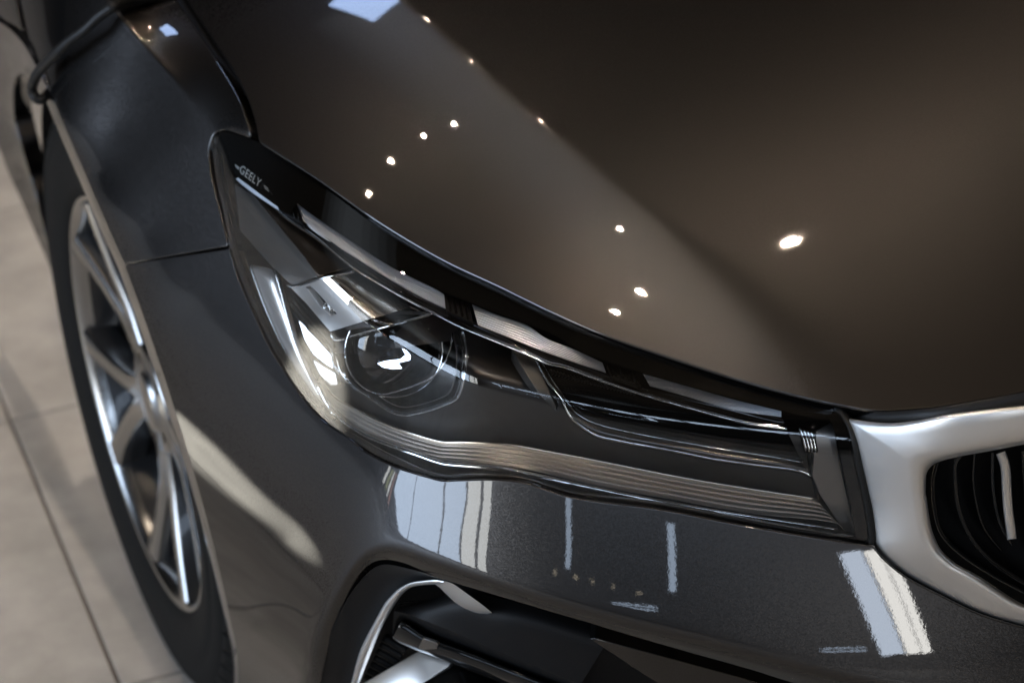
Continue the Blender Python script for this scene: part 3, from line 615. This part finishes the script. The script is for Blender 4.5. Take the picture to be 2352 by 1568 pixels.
# printed maker's name on the black border
def text_mesh(txt):
    cu = bpy.data.curves.new('t', 'FONT'); cu.body = txt; cu.resolution_u = 3; cu.space_character = 1.05
    ob = bpy.data.objects.new('t', cu); COL.objects.link(ob); dg = bpy.context.evaluated_depsgraph_get(); me = bpy.data.meshes.new_from_object(ob.evaluated_get(dg))
    V = np.array([v.co[:2] for v in me.vertices]); F = [list(p.vertices) for p in me.polygons]; bpy.data.objects.remove(ob); return V, F
V2, F2 = text_mesh('GEELY'); w0 = V2[:, 0].max() - V2[:, 0].min(); V2[:, 0] = (V2[:, 0] - V2[:, 0].min()) / w0; V2[:, 1] /= .72
o_, e_ = np.array(Z4((262, 316))[0]), np.array(Z4((398, 420))[0]); up_ = np.array([6.5, -17.5])
V2 = [o_ + (e_ - o_) * a + up_ * b for a, b in V2]; F2 = list(F2)
for (a, b) in (((236, 268), (266, 290)), ((242, 282), (262, 298)), ((430, 408), (458, 430)), ((434, 422), (464, 446))):
    A_, B_ = np.array(Z4(a)[0]), np.array(Z4(b)[0]); k = len(V2); nn = np.array([.45, -.75]); V2 += [A_ - nn, B_ - nn, B_ + nn, A_ + nn]; F2.append([k, k + 1, k + 2, k + 3])
VT = lift(np.array(V2), LENSS, .0035)
lt = mesh_from('maker_lettering', VT, F2, headlight, PRINT, smooth=False)
if lt.data.polygons[0].normal.dot(Vector(VT[0] - CAM)) > 0: lt.data.flip_normals()

# ------------------------------------------------------------------ grille
grille = hold(empty('grille', None))
def runs(parts, ns): return np.vstack([spline(p, n=k)[:(-1 if i < len(parts) - 1 else None)] for i, (p, k) in enumerate(zip(parts, ns))])
NS = (60, 40, 50, 40, 60)
fo = runs([ZE((2900, 300), (2352, 358), (2000, 395), (1500, 455), (1100, 532)), ZE((1100, 532), (800, 562), (500, 542), (330, 515), (268, 505), (268, 530), (300, 600)), ZE((300, 600), (400, 950), (470, 1250)) + Z8((1285, 280), (1310, 380)),
           Z8((1310, 380), (1330, 560), (1352, 650), (1392, 702), (1470, 770), (1560, 842)), Z8((1560, 842), (1800, 972), (2050, 1092), (2352, 1183), (2900, 1310))], NS)
fi = runs([ZE((2900, 730), (2352, 812), (2000, 880), (1600, 952)), ZE((1600, 952), (1400, 1000), (1300, 1040), (1240, 1092), (1212, 1140), (1200, 1180)), ZE((1200, 1180), (1195, 1300), (1195, 1390)) + Z8((1697, 320), (1700, 350)),
           Z8((1700, 350), (1718, 470), (1740, 560), (1800, 680), (1900, 770)), Z8((1900, 770), (2050, 850), (2200, 950), (2352, 1040), (2900, 1200))], NS)
gr_s = spline(gr_px, step=20)
GC = [(u, v, s_) for (u, v), s_ in zip(pick(gr_s, 8), BODY(pick(gr_s, 8)) + .003)] + [(u, v, s_) for (u, v), s_ in zip(pick(ie, 6), LENSS(pick(ie, 6)) + .004)] + [cp(2352, 905, z=.735), cp(2120, 950, z=.712), cp(2600, 1100, y=-.965), cp(2352, 1150, y=-.94)]
GS = TPS(GC, lam=3e-3)
prof = [(0, .020), (0.0, .006), (.04, .002), (.12, 0), (.34, -.002), (.55, -.004), (.75, -.006), (.88, -.006), (.95, -.003), (1.0, .005), (1.0, .03)]
FRM = [lift(fo * (1 - f) + fi * f, GS, o) for f, o in prof]
loft('grille_frame', FRM, SATIN, grille, n=len(fo))
gb = dedupe(np.vstack([fi[::2]]), 3)
panel('grille_back', gb, GS, BLACKMAT, grille, grid=24, off=.075, roll=0)
def vane(px, w, o_front, material, name='grille_slat'):
    c = spline(px, n=40); t = np.gradient(c, axis=0); t /= np.linalg.norm(t, axis=1)[:, None]; nn = np.c_[-t[:, 1], t[:, 0]]
    if nn[:, 0].mean() > 0: nn = -nn
    return loft(name, [lift(c + nn * w, GS, o_front + .035), lift(c + nn * w, GS, o_front + .003), lift(c + nn * w * .6, GS, o_front), lift(c - nn * w * .6, GS, o_front), lift(c - nn * w, GS, o_front + .003), lift(c - nn * w, GS, o_front + .035)], material, grille, n=40)
vane(Z8((1950, 20), (1895, 80), (1890, 200), (1915, 400), (1990, 580), (2130, 740), (2352, 890), (2700, 1080)), 5, .022, BLACKGLOSS)
vane(Z8((1780, 60), (1745, 200), (1755, 400), (1800, 560), (1920, 690), (2130, 830), (2352, 950), (2700, 1120)), 5, .045, BLACKGLOSS)
vane(Z8((2020, 30), (2010, 200), (2035, 380), (2090, 540), (2200, 680)), 4, .035, BLACKGLOSS)
vane(Z8((2140, 20), (2140, 200), (2160, 380), (2200, 520), (2270, 640)), 4, .028, BLACKGLOSS)
for dx in (150, 270, 400, 530):
    vane(Z8((2200 + dx, 10), (2210 + dx, 200), (2230 + dx, 400), (2290 + dx, 620), (2330 + dx, 800)), 6, .025 + .01 * (dx % 3), BLACKGLOSS)
sl = vane(Z8((2195, 20), (2225, 110), (2235, 250), (2245, 400), (2262, 530), (2270, 600)), 11, .012, SATIN, 'grille_accent')
vane(Z8((2560, 20), (2590, 110), (2600, 250), (2610, 400), (2627, 530), (2635, 600)), 11, .012, SATIN, 'grille_accent')
# black gap strip above the grille under the hood edge
gp_t = spline([(1900, 925), (1925, 930), (2010, 944), (2120, 939), (2240, 921), (2352, 900), (2800, 795)], n=60); gp_b = spline([(1905, 940), (1935, 955), (2010, 968), (2100, 965), (2240, 946), (2352, 932), (2800, 835)], n=60)
loft('hood_seal', [lift(gp_t, GS, .028), lift(gp_b, GS, .018), lift(gp_b + [0, 10], GS, .05)], RUBBER, grille, n=60)

# ------------------------------------------------------------------ lower intake
intake = hold(empty('lower_intake', None))
IN = lambda q: BODY(np.atleast_2d(q)) * 0 + INS(q)
ic = spline(intake_edge, n=60)
INS = TPS([(u, v, s_) for (u, v), s_ in zip(ic[::5], (FLANK(ic[::5]) + .022))] + [P3((-.45, -.80, .36)), P3((-.6, -.74, .30)), P3((-.70, -.62, .25))], lam=1e-3)
co = spline(ZF((560, 1700), (600, 1567), (700, 1200), (800, 985), (900, 800), (1000, 620), (1060, 550), (1150, 462), (1230, 412), (1310, 378), (1450, 356), (1600, 345), (1690, 362)), n=90)
ci = spline(ZF((660, 1700), (700, 1567), (820, 1250), (940, 960), (1010, 820), (1080, 700), (1150, 590), (1200, 525), (1250, 475), (1310, 438), (1450, 412), (1620, 404), (1690, 410)), n=90)
so = spline(intake_edge[:13], n=90)
loft('intake_surround', [lift(so + [-5, -4], FLANK, .020), lift(so, FLANK, .024), lift(so * .5 + co * .5, INS, .020), lift(co, INS, .026), lift(co + [3, 3], INS, .04)], BLACKMAT, intake, n=90)
loft('chrome_trim', [lift(co, INS, .034), lift(co, INS, .018), lift(co * .75 + ci * .25, INS, .014), lift(co * .4 + ci * .6, INS, .016), lift(ci, INS, .026), lift(ci, INS, .06)], SATIN, intake, n=90)
fin_t = spline(ZF((1600, 345), (1680, 358), (1800, 400), (1900, 468), (2000, 540), (2150, 650), (2258, 738)), n=40); fin_b = spline(ZF((1590, 405), (1640, 440), (1720, 520), (1850, 635), (2000, 715), (2100, 745), (2200, 752)), n=40)
loft('trim_fin', [lift(fin_t, INS, .018), lift(fin_t * .6 + fin_b * .4, INS, .022), lift(fin_b, INS, .034), lift(fin_b, INS, .05)], SATIN, intake, n=40)
panel('intake_back', dedupe(np.vstack([spline(ZF((700, 1750), (800, 1300), (1100, 680), (1250, 460), (1500, 380), (1700, 340), (2352, 520), (3600, 900), (5200, 1500)), step=20), [(1750, 1750)]]), 4), INS, BLACKMAT, intake, grid=26, off=.11, roll=0)
panel('lower_insert', [(1080, 1372), (1300, 1436), (1600, 1508), (1950, 1590), (2400, 1690), (2900, 1800), (2900, 1860), (2300, 1800), (1700, 1720), (1250, 1680), (1120, 1560)], INS, BLACKMAT, intake, grid=24, off=.100, roll=0)
panel('corner_insert', Z7((1960, 1270), (2352, 1372), (2900, 1520), (3500, 1700), (3500, 2000), (2900, 1840), (2352, 1530), (2010, 1305)), INS, PAINT, intake, grid=16, off=.030, roll=.0015, depth=.02)
# grooved grain lines on the shelf
for k in range(3):
    tube('shelf_line', lift(spline(ZF((1160, 610 + 28 * k), (1500, 590 + 26 * k), (1850, 575 + 30 * k)), n=12), INS, .075), .0006, BLACKGLOSS, intake, n=12, sides=5)
# matte body above the fog blade
mb = [ZF((1110, 720), (1250, 752), (1600, 880), (2000, 1040), (2352, 1190), (3300, 1580)), ZF((1180, 660), (1500, 660), (1850, 640), (2200, 740), (2600, 800), (3600, 1100)), ZF((1300, 640), (1600, 560), (1900, 480), (2300, 560), (2700, 650), (3700, 960))]
loft('blade_housing', [lift(spline(c, n=50), INS, o) for c, o in zip([mb[0], mb[1], mb[2]], (.040, .055, .075))], BLACKMAT, intake, n=50, mid=12)
loft('blade_housing_front', [lift(spline(mb[0], n=50), INS, .040), lift(spline(mb[0], n=50) + [-2, 9], INS, .043), lift(spline(ZF((1085, 1035), (1150, 800), (1450, 985), (2000, 1210), (2352, 1370), (3300, 1760)), n=50), INS, .062)], BLACKMAT, intake, n=50)
# gloss black blade with lamp window
bt = spline(ZF((1188, 842), (1240, 858), (1320, 915), (1440, 998), (1700, 1105), (2000, 1215), (2352, 1350), (3300, 1720)), n=60); bb = spline(ZF((1085, 1040), (1140, 1085), (1260, 1135), (1400, 1192), (1700, 1300), (2000, 1410), (2352, 1545), (3300, 1920)), n=60)
loft('fog_blade', [lift(bt + [8, -8], INS, .062), lift(bt + [1, -1], INS, .044), lift(bt * .95 + bb * .05, INS, .036), lift(bt * .5 + bb * .5, INS, .033), lift(bt * .05 + bb * .95, INS, .037), lift(bb, INS, .044), lift(bb + [6, 2], INS, .075)], BLACKGLOSS, intake, n=60)
panel('blade_window', ZF((1452, 1045), (1620, 1100), (1600, 1160), (1400, 1168), (1398, 1150)), INS, SMOKE, intake, grid=8, off=.0325, roll=.0004, depth=.002)
# louvres behind the trim
for k in range(7):
    a = ZF((760 + 40 * k - (k > 3) * 10, 1480 - 75 * k), (1010 + 40 * k, 1600 - 70 * k))
    tube('louvre', lift(spline([a[0], ((a[0][0] + a[1][0]) / 2, (a[0][1] + a[1][1]) / 2), a[1]], n=8), INS, .085), .004, BLACKMAT, intake, n=8, sides=6)
# silver skid panel at the bottom
panel('skid_plate', ZF((500, 1700), (760, 1567), (1390, 1200), (1770, 1335), (1420, 1567), (1250, 1700)), TPS([(*p, INS([p])[0] + o) for p, o in zip(ZF((760, 1567), (1390, 1200), (1770, 1335), (1420, 1567), (1100, 1380)), (.045, .085, .080, .040, .062))]), SATIN, intake, grid=12, roll=.001, depth=.01)
panel('lower_lip', ZF((1450, 1567), (1825, 1352), (2352, 1560), (3200, 1900), (1260, 1720)), TPS([(*p, INS([p])[0] + o) for p, o in zip(ZF((1450, 1567), (1825, 1352), (2352, 1560), (1900, 1650), (3200, 1900)), (.040, .080, .080, .03, .07))]), PAINT, intake, grid=12, roll=.001, depth=.01)

pl_ = np.array([(x, y) for x, y, t in PLAN] + [(-.745, -.55), (-.75, -.46)]) + np.array([.02, .055])
hold(loft('lower_skirt', [np.c_[pl_ + [0.02, .05], np.full(len(pl_), .31)], np.c_[pl_, np.full(len(pl_), .27)], np.c_[pl_ + [0, .01], np.full(len(pl_), .19)], np.c_[pl_ + [.05, .10], np.full(len(pl_), .15)]], BLACKMAT, None, n=40))
# ------------------------------------------------------------------ wheel arch and rear flank
al = spline([(113, 208), (170, 340), (255, 536), (287, 606), (340, 755), (400, 935), (450, 1100), (500, 1290), (530, 1425), (545, 1500), (549, 1568), (551, 1700)], n=120)
tt = np.gradient(al, axis=0); tt /= np.linalg.norm(tt, axis=1)[:, None]; an_ = np.c_[-tt[:, 1], tt[:, 0]]; an_[an_[:, 0] > 0] *= -1
wv = np.interp(np.linspace(0, 1, 120), [0, .25, .5, .8, 1], [17, 19, 17, 14, 12])[:, None]
loft('arch_lip', [lift(al, FENDER, .0005), lift(al + an_ * wv * .10, FENDER, .003), lift(al + an_ * wv * .5, FENDER, .017), lift(al + an_ * wv * .92, FENDER, .032), lift(al + an_ * wv, FENDER, .037), lift(al + an_ * wv * .9, FENDER, .06)], PAINT, car, n=120).matrix_parent_inverse = Matrix.Translation((0, 0, -FZ))
WC = np.array([-.795, 0, .315])
def arcp(r, x, a0, a1, n=40):
    t = np.radians(np.linspace(a0, a1, n)); return np.stack([np.full(n, x), r * np.cos(t), WC[2] + r * np.sin(t)], 1)
RFL = TPS([cp(43, 167, x=-.818), cp(29, 205, x=-.811), cp(32, 273, x=-.801), cp(68, 402, x=-.793), cp(103, 536, x=-.790), cp(141, 655, x=-.789), cp(22, 402, x=-.802), cp(50, 463, x=-.799), cp(94, 565, x=-.795), cp(0, 345, x=-.806), cp(0, 60, x=-.838), cp(85, 154, x=-.842), cp(108, 200, x=-.842), cp(-200, 0, x=-.842), cp(-200, -200, x=-.84), cp(-150, 200, x=-.823)], lam=1e-3)
rf_out = np.vstack([spline([(-260, -40), (-120, 8), (-45, 24), (0, 54), (29, 75), (56, 105), (84, 155), (108, 202)], step=8), spline([(101, 236), (86, 208), (67, 180), (53, 168), (43, 167), (34, 180), (29, 205), (29, 240), (32, 273), (48, 335), (68, 402), (85, 460), (103, 536), (123, 595), (141, 657)], step=8), spline([(131, 650), (94, 565), (50, 463), (22, 402), (0, 345), (-60, 220), (-260, -160)], step=10)[:-1]])
hold(panel('rear_flank', dedupe(rf_out, 3), RFL, PAINT, None, grid=12, roll=.0015, depth=.02))
hold(loft('wheel_house', [arcp(.372, -.785, 190, 3, 60), arcp(.385, -.70, 190, 0, 60), arcp(.385, -.45, 190, 0, 60), arcp(.02, -.44, 190, 0, 60)], BLACKMAT, None, n=60))

# ------------------------------------------------------------------ wheel
wheel = hold(empty('wheel', None)); wheel.location = (0, 0, 0)
def lathe(name, prof, material, n=120, mod=None):
    C = []
    for k, (x, r) in enumerate(prof):
        t = np.linspace(0, 2 * math.pi, n, endpoint=False); rr = np.full(n, r) if mod is None else mod(k, t, r)
        C.append(np.stack([np.full(n, x), rr * np.cos(t), WC[2] + rr * np.sin(t)], 1))
    return loft(name, C, material, wheel, n=n, closed=True)
TR = .333
tp = [(-.786, .222), (-.797, .226), (-.803, .236), (-.806, .255), (-.809, .275), (-.8065, .279), (-.8075, .282), (-.806, .292), (-.8035, .2985), (-.8015, .3005), (-.8035, .3025), (-.801, .3065), (-.797, .313), (-.793, .318), (-.788, .322), (-.784, .3255), (-.779, .328), (-.765, .331), (-.757, .3315), (-.755, .3235), (-.748, .3235), (-.746, .332), (-.715, .333), (-.713, .325), (-.705, .325), (-.703, .333), (-.67, .333), (-.668, .325), (-.66, .325), (-.658, .3325), (-.63, .330), (-.605, .318), (-.60, .29), (-.62, .225)]
def tread(k, t, r):
    x = tp[k][0]; rr = np.full(len(t), r)
    if r > .305 and -.802 < x < -.62:
        ph = (t * 60 / (2 * math.pi) + (x + .79) * 8) % 1; rr -= np.where(ph < .2, .009, 0)
    return rr
lathe('tyre', tp, TYRE, n=720, mod=tread)
lathe('rim', [(-.789, .2265), (-.797, .2245), (-.7985, .2215), (-.796, .218), (-.788, .214), (-.782, .212)], ALLOY, n=160)
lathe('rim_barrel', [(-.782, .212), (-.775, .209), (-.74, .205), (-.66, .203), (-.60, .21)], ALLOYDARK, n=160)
lathe('brake_disc', [(-.69, .15), (-.692, .148), (-.692, .07), (-.70, .068), (-.70, .0)], mat('brake_disc_steel', base_color=(.18, .17, .16), metallic=1.0, roughness=.35), n=80)
lathe('hub_back', [(-.66, .205), (-.655, .10), (-.655, .0)], BLACKMAT, n=60)
def wpt(r, a, x): return np.array([x, r * math.cos(a), WC[2] + r * math.sin(a)])
for k in range(5):
    for sgn in (-1, 1):
        base = math.radians(-99 + 72 * k); V = []; F = []
        st = [(.030, 3, .021, -.779), (.060, 6, .017, -.777), (.10, 8.5, .0135, -.779), (.14, 12, .012, -.785), (.18, 15, .0125, -.791), (.214, 17.5, .017, -.7965)]
        for r, da, hw, x in st:
            a = base + sgn * math.radians(da); ta = hw / r
            for q, xx in ((1.0, x + .034), (1.0, x + .004), (.72, x), (-.72, x), (-1.0, x + .004), (-1.0, x + .034)): V.append(wpt(r, a + q * ta, xx))
        for i in range(len(st) - 1):
            for j in range(5): F.append([i * 6 + j, i * 6 + j + 1, (i + 1) * 6 + j + 1, (i + 1) * 6 + j])
        o = mesh_from('spoke', V, F, wheel, ALLOY, smooth=True); o.data.materials.append(ALLOYDARK)
        for i, p in enumerate(o.data.polygons): p.material_index = 0 if i % 5 in (1, 2, 3) else 1
        bmm = bmesh.new(); bmm.from_mesh(o.data); bmesh.ops.recalc_face_normals(bmm, faces=bmm.faces); bmm.to_mesh(o.data); bmm.free()
for k in range(5):
    a_ = math.radians(65 + 72 * k); c_ = wpt(.047, a_, -.779)
    tube('wheel_bolt', np.array([c_ + [.02, 0, 0], c_ + [.004, 0, 0], c_]), [.009, .009, .007], ALLOYDARK, wheel, n=6, sides=6)
lathe('hub_cap', [(-.762, .062), (-.776, .060), (-.779, .055), (-.779, .034), (-.783, .032), (-.785, .026), (-.786, .0)], ALLOY, n=60)

# ------------------------------------------------------------------ door edge behind the fender and the cable
cab = spline(Zw(0, 0, 3.357)((2300, -120), (1900, -10), (1700, 20), (1500, 110), (1330, 230), (1150, 400), (930, 560), (760, 720), (600, 870), (500, 1000), (445, 1110), (430, 1200), (450, 1270), (500, 1330), (560, 1335), (610, 1290), (680, 1215), (760, 1120)), n=90)
off_c = np.interp(np.linspace(0, 1, 90), [0, .15, .35, .6, .78, .86, .93, 1], [-.012, -.014, -.03, -.045, -.05, -.035, .01, .05])
cable = tube('cable', lift(cab, FENDER) + rays(cab) * off_c[:, None], np.repeat(.0050, 4), RUBBER, None, n=160, sides=12)
tag(cable, 'black rubber cable hanging over the fender and looping into the wheel arch', 'cable')
